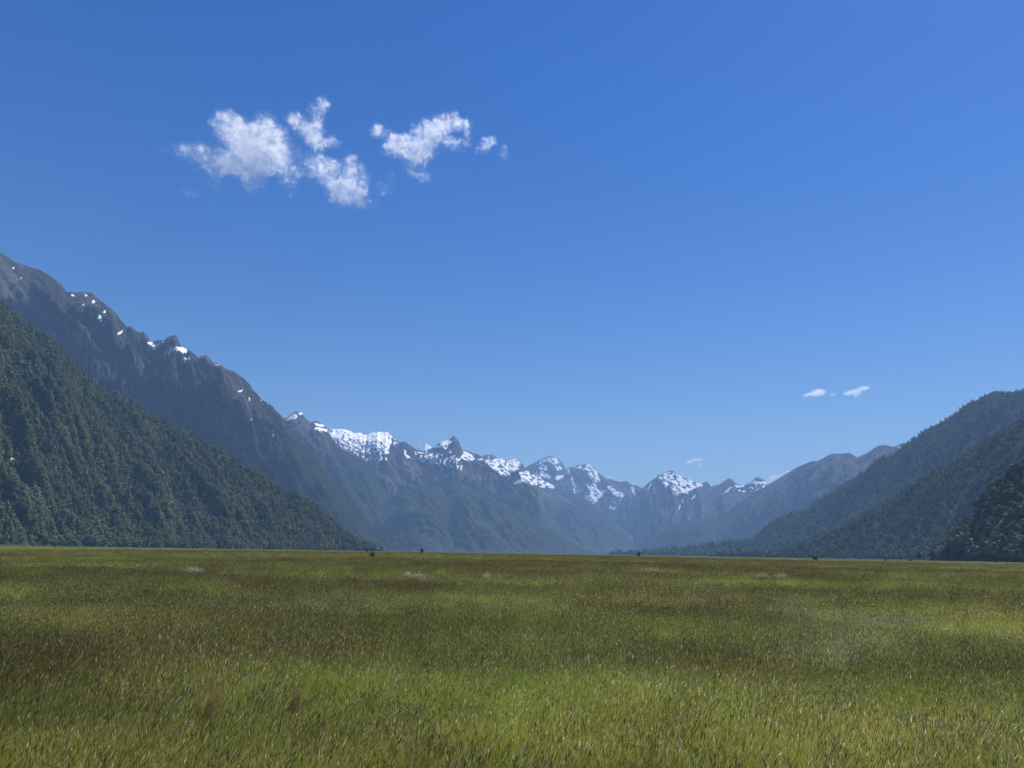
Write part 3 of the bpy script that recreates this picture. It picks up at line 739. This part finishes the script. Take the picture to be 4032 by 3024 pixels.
TUSS_SPOTS = [ground_hit(a, b)[:2] + (.45,) for a, b in ((1645,2282),(1690,2294),(1913,2281),(756,2258),(2569,2258),(2998,2276),(3072,2279))] + [ground_hit(812, 2812)[:2] + (.32,), ground_hit(1150, 2760)[:2] + (.28,)]
def grass():
    rs = np.random.RandomState(3)
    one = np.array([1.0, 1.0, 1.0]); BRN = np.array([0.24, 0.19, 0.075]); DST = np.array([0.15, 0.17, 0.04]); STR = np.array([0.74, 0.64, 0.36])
    pro = []; cols = []; lf = []
    def add(p): pro.append((p[0], p[1])); cols.append(p[2]); lf.append(p[3])
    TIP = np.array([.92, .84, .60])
    def tips(n, r, h, k=1.0):   # thin stalks with small silvery tips, their pale colour also painting in glints
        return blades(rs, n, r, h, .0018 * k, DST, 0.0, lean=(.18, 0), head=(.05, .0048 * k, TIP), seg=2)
    for i in range(4):   # 0-3 leafy
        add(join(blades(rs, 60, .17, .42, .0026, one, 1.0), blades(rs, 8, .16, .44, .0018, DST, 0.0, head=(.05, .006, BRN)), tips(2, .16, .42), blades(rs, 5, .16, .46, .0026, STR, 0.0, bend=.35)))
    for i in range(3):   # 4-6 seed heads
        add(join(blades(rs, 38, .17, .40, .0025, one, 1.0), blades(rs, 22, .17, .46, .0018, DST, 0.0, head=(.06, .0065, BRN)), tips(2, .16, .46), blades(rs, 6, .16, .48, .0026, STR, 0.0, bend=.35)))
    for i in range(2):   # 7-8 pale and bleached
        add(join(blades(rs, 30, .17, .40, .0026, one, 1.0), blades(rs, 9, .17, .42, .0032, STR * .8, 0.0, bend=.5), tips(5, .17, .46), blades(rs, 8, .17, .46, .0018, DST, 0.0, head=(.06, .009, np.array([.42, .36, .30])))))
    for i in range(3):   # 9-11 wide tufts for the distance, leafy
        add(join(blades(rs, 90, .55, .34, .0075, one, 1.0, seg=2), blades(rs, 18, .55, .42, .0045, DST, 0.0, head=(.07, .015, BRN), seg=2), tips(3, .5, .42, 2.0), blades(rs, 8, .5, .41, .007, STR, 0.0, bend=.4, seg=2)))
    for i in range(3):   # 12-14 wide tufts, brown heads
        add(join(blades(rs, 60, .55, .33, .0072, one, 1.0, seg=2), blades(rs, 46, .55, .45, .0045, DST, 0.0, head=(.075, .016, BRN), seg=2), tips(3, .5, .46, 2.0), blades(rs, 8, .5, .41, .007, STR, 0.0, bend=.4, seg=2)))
    X = []; Y = []; big = []; sc = []
    for d0, d1, dens, b, s in ((2.0, 14, 60, 0, 1.0), (14, 26, 34, 0, 1.1), (26, 45, 14, 0, 1.35), (24, 70, 2.2, 1, 1.0), (70, 150, .9, 1, 1.5), (150, 420, .2, 1, 2.4), (420, 900, .03, 1, 5.0)):
        half = R(43)
        n = int(half * (d1*d1 - d0*d0) * dens)
        d = np.sqrt(rs.uniform(d0*d0, d1*d1, n)); a = rs.uniform(-half, half, n)
        X.append(d*np.sin(a)); Y.append(d*np.cos(a)); big.append(np.full(n, b)); sc.append(np.full(n, s))
    X = np.concatenate(X); Y = np.concatenate(Y); big = np.concatenate(big); sc = np.concatenate(sc); n = len(X)
    W = meadow(X, Y)
    u = rs.rand(n); cum = np.cumsum(W, -1); k = (u[:, None] > cum).sum(-1).clip(0, 4)
    pick = np.where(big == 1, np.where((k == 2) | (k == 3) & (rs.rand(n) < .5) | (k == 4), rs.randint(12, 15, n), rs.randint(9, 12, n)),
                    np.where(k == 2, rs.randint(4, 7, n), np.where(k == 4, rs.randint(7, 9, n), np.where((k == 3) & (rs.rand(n) < .5), rs.randint(4, 7, n), rs.randint(0, 4, n)))))
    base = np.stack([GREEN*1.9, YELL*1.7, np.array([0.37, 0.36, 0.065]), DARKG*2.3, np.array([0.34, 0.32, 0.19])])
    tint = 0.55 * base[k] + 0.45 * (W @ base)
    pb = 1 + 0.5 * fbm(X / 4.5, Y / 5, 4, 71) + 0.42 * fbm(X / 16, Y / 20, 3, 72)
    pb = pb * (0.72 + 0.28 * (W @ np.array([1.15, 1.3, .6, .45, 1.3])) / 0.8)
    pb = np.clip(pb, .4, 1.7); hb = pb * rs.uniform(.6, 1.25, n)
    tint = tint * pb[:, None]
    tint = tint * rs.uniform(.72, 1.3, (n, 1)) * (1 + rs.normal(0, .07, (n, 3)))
    tint = np.clip(tint, .003, .6)
    hv = 1 + 0.30 * fbm(X / 3.0, Y / 3.0, 3, 31) + 0.22 * fbm(X / 12, Y / 12, 3, 32)
    hv = hv * np.where((k == 2) | (k == 4), 1.12, 1.0) * np.where(k == 0, .9, 1.0)
    sxy = np.where(big == 1, sc, sc ** .5)
    hz = hv * rs.uniform(.8, 1.15, n) * np.where(sc > 1.4, 1.05, 1.0)
    scl = np.stack([sxy * rs.uniform(.85, 1.2, n), sxy * rs.uniform(.85, 1.2, n), hz], -1)
    rot = np.stack([rs.normal(0, .09, n), rs.normal(.03, .09, n), rs.normal(0, .95, n)], -1)
    pts = np.stack([X, Y, ground_h(X, Y)], -1)
    for tx, ty, tr in TUSS_SPOTS:      # nothing grows through the red tussocks
        scl[np.hypot(X - tx, Y - ty) < tr] *= 0.25
        if ty < 15: scl[(np.abs(X - tx * (Y / ty)) < tr * .8) & (Y < ty) & (Y > ty - 1.2), 2] *= 0.62
    print('grass clumps', n)
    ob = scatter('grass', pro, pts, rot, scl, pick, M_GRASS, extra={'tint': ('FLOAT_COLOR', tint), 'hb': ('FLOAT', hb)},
                 pattr={'bcol': ('FLOAT_COLOR', np.concatenate(cols)), 'leafy': ('FLOAT', np.concatenate(lf))})
    tag(ob, 'rank green and brown seeding grass covering the whole valley floor', 'grass', kind='stuff')
grass()

# ------------------------------------------------------------------ small things standing on the plain
def simple_mat(name, rough=0.7, trans=0.3, spec=0.2, color=None):
    m = bpy.data.materials.new(name); t = NT(m)
    pos = t.n('ShaderNodeNewGeometry').outputs['Position']
    c = t.attr('bcol').outputs['Color'] if color is None else color + (1,)
    n = t.noise(pos, 9.0, 4)
    c = t.mix(t.ramp(n, .3, .7), t.mix(0.4, c, (0.01, 0.01, 0.01, 1)), c)
    b = t.n('ShaderNodeBsdfPrincipled', {'Base Color': c, 'Roughness': rough}); b.inputs['Specular IOR Level'].default_value = spec
    tr = t.n('ShaderNodeBsdfTranslucent', {'Color': c}); mx = t.n('ShaderNodeMixShader', {0: trans})
    t.t.links.new(b.outputs[0], mx.inputs[1]); t.t.links.new(tr.outputs[0], mx.inputs[2]); t.t.links.new(mx.outputs[0], t.out.inputs[0])
    return m
M_TUSS = simple_mat('tussock_blades'); M_BUSH = simple_mat('shrub_leaves', trans=0.15)
M_TWIG = simple_mat('shrub_twigs', trans=0.0, color=(0.07, 0.05, 0.038))

def mesh_thing(name, part, mat, parent=None):
    V, T, C, Lf = part
    me = make_mesh(name, V, None, False, [mat], T=T); attr(me, 'bcol', C, 'FLOAT_COLOR')
    return obj(name, me, parent)

def tussock(px, py, wpx, hpx, tip, base, label, n=420, spread=0.55, seed=0, name='tussock'):
    x, y, z, d = ground_hit(px, py)
    w = wpx * d / F; h = hpx * d / F + (0.17 if d < 20 else 0.45)
    if d > 20: w *= 1.25; n = int(n * 1.6)
    rs = np.random.RandomState(100 + seed)
    V, T, C = [], [], []; off = 0
    for k in range(n):
        an = rs.uniform(0, 6.28); q = w * 0.16 * math.sqrt(rs.rand()); o = rs.uniform(.1, 1) ** 1.2 * spread * w
        hh = h * rs.uniform(.65, 1.12) * (1 - 0.35 * (o / (spread * w)) ** 2); face = rs.uniform(0, 3.14); dx, dy = math.cos(face), math.sin(face)
        wd = max(0.0035, w * (0.012 if d < 20 else 0.024)) * rs.uniform(.7, 1.3); f = rs.uniform(.7, 1.3)
        for s in range(5):
            u = s / 4
            X0 = math.cos(an) * (q + o * u ** 1.8) + 0.12 * h * u; Y0 = math.sin(an) * (q + o * u ** 1.8); Z0 = hh * (u - 0.12 * u ** 3) - 0.03
            ww = wd * (1 - .8 * u) / 2
            V += [(X0 - dx*ww, Y0 - dy*ww, Z0), (X0 + dx*ww, Y0 + dy*ww, Z0)]
            c = (np.array(base) * (1 - u ** .8) + np.array(tip) * u ** .8) * f
            C += [c, c]
            if s: T += [(off + 2*s - 2, off + 2*s - 1, off + 2*s + 1), (off + 2*s - 2, off + 2*s + 1, off + 2*s)]
        off += 10
    o = mesh_thing(name, (np.array(V), np.array(T), np.array(C), None), M_TUSS)
    o.location = (x, y, z)
    tag(o, label, 'tussock')
    return o

RED, REDB = (0.68, 0.47, 0.17), (0.28, 0.25, 0.08)
tussock(812, 2812, 84, 150, RED, REDB, 'larger rusty red tussock in the left foreground grass', seed=1, n=330, spread=.5)['group'] = 'red tussocks'
tussock(1150, 2760, 66, 110, (0.52, 0.38, 0.18), REDB, 'smaller and duller rusty tussock, right of the other red one in the foreground', seed=2, n=230, spread=.5)['group'] = 'red tussocks'
TAN, TANB = (0.72, 0.54, 0.30), (0.45, 0.34, 0.17)
for i, (px, py, wp, hp, lb) in enumerate([
    (2569, 2258, 40, 18, 'tan tussock straight below a smaller tan tuft, right of the middle of the plain'),
    (2563, 2222, 20, 10, 'small tan tuft just under the horizon above the broad tan tussock'),
    (2998, 2276, 34, 16, 'left tussock of the orange tan pair on the right of the plain'),
    (3072, 2279, 34, 18, 'right tussock of the orange tan pair on the right of the plain')]):
    tussock(px, py, wp, hp, TAN, TANB, lb, n=160, seed=10 + i, spread=.7)['group'] = 'tan tussocks'
PL, PLB = (0.86, 0.79, 0.62), (0.60, 0.54, 0.38)
for i, (px, py, wp, hp, lb) in enumerate([
    (1645, 2282, 50, 14, 'pale straw heap at the left end of the row of bleached grass left of centre'),
    (1690, 2294, 46, 12, 'pale straw heap at the right end of the row of bleached grass left of centre'),
    (1605, 2272, 26, 12, 'small bleached tuft behind the row of pale straw heaps'),
    (1913, 2281, 26, 18, 'lone whitish straw mound near the centre of the plain'),
    (756, 2258, 46, 16, 'bleached straw clump behind the dark grass band on the left')]):
    tussock(px, py, wp, hp, PL, PLB, lb, n=170, seed=30 + i, spread=.8, name='straw_clump')['group'] = 'bleached straw clumps'

def shrub(px, py, wpx, hpx, col, label, seed, loose=0.0):
    x, y, z, d = ground_hit(px, py)
    w = wpx * d / F; h = hpx * d / F + 0.15
    rs = np.random.RandomState(seed)
    root = bpy.data.objects.new('shrub', None); COL.objects.link(root); root.location = (x, y, z)
    tag(root, label, 'shrub', 'dark shrubs scattered over the plain')
    V, T, C = [], [], []; off = 0; tips = []
    for k in range(26):
        an = rs.uniform(0, 6.28); o = rs.uniform(.1, .48) * w; hh = h * rs.uniform(.55, 1.0)
        pts = [np.array([math.cos(an)*o*u**.8 + rs.normal(0, .02)*w, math.sin(an)*o*u**.8 + rs.normal(0, .02)*w, hh*u - .05]) for u in (0, .35, .7, 1)]
        tips.append(pts)
        for s in range(4):
            r = 0.012 * w * (1.2 - s / 3.4)
            for j in range(3): V.append(pts[s] + np.array([math.cos(j*2.09)*r, math.sin(j*2.09)*r, 0]))
            C += [np.array([.06, .045, .03])] * 3
            if s:
                for j in range(3):
                    a0 = off + 3*(s-1) + j; a1 = off + 3*(s-1) + (j+1) % 3
                    T += [(a0, a1, a1+3), (a0, a1+3, a0+3)]
        off += 12
    mesh_thing('branches', (np.array(V), np.array(T), np.array(C), None), M_TWIG, root)
    n = 900; V = []; C = []
    for k in range(n):
        p = tips[rs.randint(len(tips))]; u = rs.uniform(.9, 3); i = min(int(u), 2); q = p[i] + (p[i+1] - p[i]) * (u - i) + rs.normal(0, .055 * w, 3) * (1, 1, .8)
        q[2] = max(q[2], .02)
        a = rs.normal(size=3); b = rs.normal(size=3); sz = .035 * w * rs.uniform(.5, 1.4)
        a *= sz / np.linalg.norm(a); b *= sz / np.linalg.norm(b)
        V += [q - a, q + a, q + b]; C += [np.array(col) * rs.uniform(.6, 1.5)] * 3
    mesh_thing('foliage', (np.array(V), np.arange(3*n).reshape(-1, 3), np.array(C), None), M_BUSH, root)
DK = (0.035, 0.045, 0.028); BR = (0.075, 0.055, 0.038)
for i, a in enumerate([
    (1661, 2164, 26, 20, BR, 'round brown shrub standing on the skyline left of centre'),
    (1465, 2195, 32, 24, DK, 'dark green shrub in the grass below the foot of the left spur'),
    (1444, 2162, 15, 10, BR, 'tiny brown shrub on the skyline just above the dark green one'),
    (2513, 2180, 26, 18, DK, 'dark shrub in front of the low treeline right of centre'),
    (3209, 2206, 30, 15, (0.02, 0.028, 0.018), 'low almost black shrub on the right, below the big forested mountain'),
    (3147, 2244, 24, 14, DK, 'faint green shrub in the grass lower left of the black one'),
    (3584, 2206, 16, 9, DK, 'small dark shrub at the foot of the near right spur'),
    (3487, 2208, 13, 9, BR, 'tiny brownish shrub, left of the small dark one near the right spur'),
    (3920, 2211, 16, 12, DK, 'small dark shrub under the near right spur, rightmost of the shrubs')]):
    shrub(*a, seed=200 + i)

# pale flower stalk beside the red tussock
x, y, z, d = ground_hit(724, 2775)
fs = bpy.data.objects.new('flower_stalk', None); COL.objects.link(fs); fs.location = (x, y, z)
tag(fs, 'tall thin stalk with a white flower head, left of the larger red tussock', 'flower')
def tube(pts, rad, sides=6):
    V, T = [], []
    for i, p in enumerate(pts):
        p = np.array(p); r = rad[i]
        for j in range(sides): V.append(p + np.array([math.cos(j*6.283/sides)*r, math.sin(j*6.283/sides)*r, 0]))
        if i:
            for j in range(sides):
                a0 = (i-1)*sides + j; a1 = (i-1)*sides + (j+1) % sides
                T += [(a0, a1, a1+sides), (a0, a1+sides, a0+sides)]
    return np.array(V), np.array(T)
hS = 118 * d / F
V, T = tube([(0, 0, -.02), (.01, 0, hS*.4), (.02, 0, hS*.8), (.035, 0, hS)], [.004, .0035, .003, .002])
mesh_thing('stem', (V, T, np.tile([.35, .40, .22], (len(V), 1)), None), M_TUSS, fs)
rs = np.random.RandomState(9); V = []; 
for k in range(60):
    q = np.array([.033 + rs.normal(0, .005), rs.normal(0, .005), hS * rs.uniform(.88, 1.04)]); a = rs.normal(size=3) * .005; b = rs.normal(size=3) * .005
    V += [q - a, q + a, q + b]
mesh_thing('flower_head', (np.array(V), np.arange(180).reshape(-1, 3), np.tile([.8, .78, .74], (180, 1)), None), M_TUSS, fs)

# ------------------------------------------------------------------ birds
def bird(px, py, d, span, mat, wing_mat, label, heading, name='bird'):
    a, t = pixdir(px, py); a = float(a)
    P0 = Vector((math.sin(a)*d, math.cos(a)*d, CAM_Z + float(t)*d))
    s = span
    # body: lofted rings along +X with a head, beak and tail in one surface, wings grown from its flanks
    prof = [(-.30, .004, .050), (-.22, .018, .050), (-.12, .040, .045), (0, .055, .055), (.10, .050, .052), (.17, .032, .034), (.21, .034, .036), (.25, .026, .028), (.275, .010, .012), (.31, .003, .004)]
    V, T = [], []; n = 8
    for i, (x, rz, ry) in enumerate(prof):
        zc = .012 * (x > .15)
        for j in range(n): V.append((x*s, math.cos(j*6.283/n)*ry*s, math.sin(j*6.283/n)*rz*s + zc*s))
        if i:
            for j in range(n):
                a0 = (i-1)*n + j; a1 = (i-1)*n + (j+1) % n
                T += [(a0, a1, a1+n), (a0, a1+n, a0+n)]
    V += [(.32*s, 0, .012*s), (-.32*s, 0, 0)]
    T += [((len(prof)-1)*n + j, (len(prof)-1)*n + (j+1) % n, len(V)-2) for j in range(n)] + [((j+1) % n, j, len(V)-1) for j in range(n)]
    for sd in (-1, 1):
        W = [(.03, .04, .02, .10), (.20, .02, .10, .11), (.34, .01, .06, .085), (.46, -.05, -.04, .05), (.52, -.10, -.12, .012)]  # out, x, z, half chord
        o = len(V)
        for (yy, xx, zz, ch) in W:
            for (dx, dz) in ((ch, 0), (0, .012), (-ch, 0), (0, -.006)): V.append(((xx+dx)*s, sd*yy*s, (zz+dz)*s))
        for i in range(len(W)-1):
            for j in range(4):
                a0 = o + i*4 + j; a1 = o + i*4 + (j+1) % 4
                T += [(a0, a1, a1+4), (a0, a1+4, a0+4)]
        T += [(o, o+1, o+2), (o, o+2, o+3)]
    me = make_mesh(name, np.array(V), None, True, [mat], T=np.array(T))
    o = obj(name, me); o.location = P0; o.rotation_euler = (R(-12), R(-8), heading)
    tag(o, label, 'bird')
M_GULL = simple_mat('white_feathers', trans=0.25, color=(0.82, 0.82, 0.80)); M_HAWK = simple_mat('dark_feathers', trans=0.0, color=(0.03, 0.028, 0.027))
bird(47, 1808, 88, 0.95, M_GULL, None, 'white gull flying low in front of the forested spur at the left edge', R(200))
bird(2965, 1883, 330, 0.95, M_HAWK, None, 'tiny dark bird in the air beside the small snow streaked peak', R(15))

# ------------------------------------------------------------------ clouds
def cloud(blobs, dist, depth, dens, label, nscale, seed, cut=0.70, amp=6.4, name='cloud', group='small white clouds'):
    B = []
    rs = np.random.RandomState(seed)
    for (px, py, rx, ry, wgt) in blobs:
        a, t = pixdir(px, py); a = float(a); t = float(t)
        dd = dist + rs.uniform(-1, 1) * depth * .35
        c = np.array([math.sin(a)*dd, math.cos(a)*dd, CAM_Z + t*dd]); sl = math.sqrt(1 + t*t) * dd
        B.append((c, 1.38*rx*sl/F, 1.38*ry*sl/F, wgt if wgt > .45 else wgt * 1.4, a))
    C0 = np.mean([b[0] for b in B], 0)
    # hull: the blobs slightly enlarged, fused by a voxel remesh
    Vs, Ts, off = [], [], 0
    V0, T0 = ICO2
    for c, rx, ry, wg, a in B:
        rd = (rx + ry) / 2 * 0.9
        L = V0 * np.array([rx, rd, ry * 1.05]) * 1.12
        L = L * (1 + 0.10 * fbm(V0[:, 0]*2 + rx, V0[:, 1]*2 + V0[:, 2]*3, 3, 5))[:, None]
        X = L[:, 0]*math.cos(a) + L[:, 1]*math.sin(a); Y = -L[:, 0]*math.sin(a) + L[:, 1]*math.cos(a)
        Vs.append(np.stack([X, Y, L[:, 2]], -1) + (c - C0)); Ts.append(T0 + off); off += len(V0)
    me = make_mesh(name, np.concatenate(Vs), None, True, [], T=np.concatenate(Ts))
    m = bpy.data.materials.new('cloud_vapour'); t = NT(m); me.materials.append(m)
    tc = t.n('ShaderNodeTexCoord').outputs['Object']
    wn = t.n('ShaderNodeTexNoise', {'Vector': tc, 'Scale': nscale * 1.1, 'Detail': 4.0})
    dis = t.vmath('SCALE', t.vmath('SUBTRACT', wn.outputs['Color'], (.5, .5, .5)))
    dis.node.inputs['Scale'].default_value = 0.55 / nscale
    p = t.vmath('ADD', tc, dis)
    wn2 = t.n('ShaderNodeTexNoise', {'Vector': p, 'Scale': nscale * 4.0, 'Detail': 4.0})
    dis2 = t.vmath('SCALE', t.vmath('SUBTRACT', wn2.outputs['Color'], (.5, .5, .5)))
    dis2.node.inputs['Scale'].default_value = 0.22 / nscale
    p = t.vmath('ADD', p, dis2)
    tot = None
    for c, rx, ry, wg, a in B:
        rd = (rx + ry) / 2 * 0.9
        q = t.vmath('SUBTRACT', p, tuple(c - C0))
        mp = t.n('ShaderNodeVectorRotate', {0: q, 'Angle': a}, rotation_type='Z_AXIS').outputs[0]
        l = t.vmath('LENGTH', t.vmath('MULTIPLY', mp, (1/rx, 1/rd, 1/ry)))
        f = t.math('MULTIPLY', t.math('POWER', t.math('SUBTRACT', 1.0, t.math('MULTIPLY', l, l), clamp=True), 1.5), wg)
        tot = f if tot is None else t.math('ADD', tot, f)
    nz = t.math('ADD', t.math('MULTIPLY', t.n('ShaderNodeTexNoise', {'Vector': p, 'Scale': nscale * 1.7, 'Detail': 3.0, 'Roughness': 0.5}).outputs[0], 0.45),
                t.math('MULTIPLY', t.n('ShaderNodeTexNoise', {'Vector': p, 'Scale': nscale * 4.6, 'Detail': 8.0, 'Roughness': 0.68}).outputs[0], 0.55))
    soft = t.math('MINIMUM', t.math('MULTIPLY', tot, 1.6), 1.0)
    v = t.math('ADD', t.math('SUBTRACT', soft, cut), t.math('MULTIPLY', t.math('SUBTRACT', nz, 0.5), amp))
    gate = t.ramp(tot, 0.0, 0.12)
    v = t.math('MULTIPLY', t.math('MAXIMUM', v, 0.0), gate)
    v = t.math('POWER', v, 1.5)
    nf = t.n('ShaderNodeTexNoise', {'Vector': p, 'Scale': nscale * 3.0, 'Detail': 8.0, 'Roughness': 0.72}).outputs[0]
    fr = t.math('MAXIMUM', t.math('ADD', t.math('MULTIPLY', tot, 0.9), t.math('SUBTRACT', t.math('MULTIPLY', t.math('SUBTRACT', nf, 0.5), 5.0), 0.18)), 0.0)
    fr = t.math('MULTIPLY', t.math('MULTIPLY', fr, t.ramp(tot, 0.0, 0.25)), 0.10)
    v = t.math('ADD', v, fr)
    vol = t.n('ShaderNodeVolumePrincipled', {'Color': (1, 1, 1, 1), 'Density': t.math('MULTIPLY', v, dens * 2.5), 'Anisotropy': 0.5})
    t.t.links.new(vol.outputs[0], t.out.inputs['Volume'])
    try: m.cycles.volume_step_rate = 0.13
    except Exception: pass
    o = obj(name, me); o.location = C0
    rm = o.modifiers.new('fuse', 'REMESH'); rm.mode = 'VOXEL'; rm.voxel_size = float(np.mean([b[1] for b in B])) * 0.22
    tag(o, label, 'cloud', group)
pc = lambda L: [(600+a*k2, 350+b*k2, c*k2, d*k2, e) for a, b, c, d, e in L]
pf = lambda L: [(2600+a*k5, 1400+b*k5, c*k5, d*k5, e) for a, b, c, d, e in L]
cloud(pc([(440,225,85,85,1),(530,270,120,90,.8),(645,235,65,100,1),(700,300,90,90,1),(600,370,160,110,1),(710,420,90,75,1),(585,490,75,110,.9),(480,430,90,70,.8),(345,420,95,65,.9),(200,370,80,34,.7),(360,510,45,70,.7),(290,350,90,40,.4),(75,345,35,30,.35),(215,610,60,32,.3),(830,370,90,40,.35)]),
      5200, 350, 0.011, 'biggest white cloud of the sky, ragged, leftmost of the group', 1/150, 1, cut=0.92, amp=7.4)
cloud(pc([(990,90,40,50,.9),(945,125,55,35,.6),(830,180,60,38,.8),(880,230,65,50,.7),(940,260,60,70,.8),(960,330,45,50,.7),(1040,310,55,38,.8),(960,180,40,60,.7)]),
      5300, 200, 0.0095, 'tall thin crooked cloud above the gap of the cloud group', 1/120, 2)
cloud(pc([(970,430,95,45,.8),(1020,480,75,75,.9),(880,480,80,50,.6),(1150,450,55,80,.8),(1180,530,75,80,.8),(1135,615,110,75,1.1),(1080,560,70,50,.6),(790,520,60,60,.4),(815,610,28,26,.4),(1240,670,70,34,.35),(1340,580,50,45,.35),(1390,515,40,30,.3)]),
      5100, 250, 0.0105, 'low white cloud with a dense round bottom under the group', 1/130, 3, cut=0.84, amp=7.0)
cloud(pc([(1310,250,55,38,.7),(1400,300,65,48,.6),(1380,350,60,40,.5),(1470,340,100,70,.75),(1575,310,95,70,.8),(1630,240,100,60,.9),(1700,200,90,50,.9),(1795,205,60,36,.9),(1750,320,70,36,.7),(1830,280,30,60,.4),(1550,385,75,60,.65),(1500,440,65,60,.5),(1560,500,70,45,.35),(1745,145,34,30,.7)]),
      5400, 260, 0.0085, 'wispy see-through cloud, right of the group of big clouds', 1/120, 4, cut=0.72, amp=7.0)
cloud(pc([(1950,310,48,30,.9),(1910,350,45,24,.5),(2040,370,30,48,.3),(1975,290,26,22,.7)]), 5400, 120, 0.013, 'small puff of cloud, just right of the wispy cloud', 1/80, 5)
cloud(pf([(1440,382,58,14,.8),(1535,360,62,34,1),(1500,372,50,22,.8)]), 13500, 200, 0.0065, 'left of the two little clouds above the right hand range', 1/160, 6, cut=0.30, amp=3.0)
cloud(pf([(1675,378,44,18,.5)]), 13500, 120, 0.005, 'faint scrap of cloud between the two little ones above the right hand range', 1/160, 7, cut=0.30, amp=3.0)
cloud(pf([(1820,366,50,22,.7),(1890,358,55,28,1),(1970,316,62,20,1),(1905,395,34,22,.4)]), 13500, 200, 0.0065, 'right of the two little clouds, slanting up to the right', 1/160, 8, cut=0.30, amp=3.0)
cloud(pf([(290,1038,42,26,.8),(345,1012,44,20,.9),(390,1003,24,18,.8),(372,1066,30,22,.8),(250,1086,22,12,.5)]), 22500, 200, 0.010, 'tiny hook shaped cloud above the speckled snowy central peak', 1/260, 9, cut=0.30, amp=3.0)
cloud(pf([(1070,1225,48,30,.8),(1120,1190,50,28,.8),(1175,1160,30,16,.7),(1240,1122,30,14,.9),(1060,1180,40,16,.3)]), 27500, 300, 0.009, 'bright cloud bank peeping over the brown ridge on the right', 1/330, 10, cut=0.30, amp=3.0)
cloud([(1600+1778*k4, 1650+514*k4, 34*k4, 14*k4, .9)], 27500, 200, 0.005, 'little puff of cloud behind the jagged far crest', 1/330, 11, cut=0.30, amp=3.0)

# ------------------------------------------------------------------ haze
zmax = 0
for o in bpy.data.objects:
    if o.type == 'MESH' and o.get('kind') == 'structure':
        zmax = max(zmax, max(v[2] for v in o.bound_box))
print('highest ground', zmax)
hz = 26000; zt = zmax + 40; zb = -5.0
V = np.array([(-hz, -hz, zb), (hz, -hz, zb), (hz, hz, zb), (-hz, hz, zb), (-hz, -hz, zt), (hz, -hz, zt), (hz, hz, zt), (-hz, hz, zt)])
Q = np.array([(0, 3, 2, 1), (4, 5, 6, 7), (0, 1, 5, 4), (1, 2, 6, 5), (2, 3, 7, 6), (3, 0, 4, 7)])
mh = bpy.data.materials.new('haze'); t = NT(mh)
vol = t.n('ShaderNodeVolumePrincipled', {'Color': HAZE_COLOR, 'Density': HAZE_DENSITY, 'Anisotropy': 0.0})
t.t.links.new(vol.outputs[0], t.out.inputs['Volume'])
tag(obj('haze', make_mesh('haze', V, Q, False, [mh])), 'blue air filling the valley', 'haze', kind='stuff')
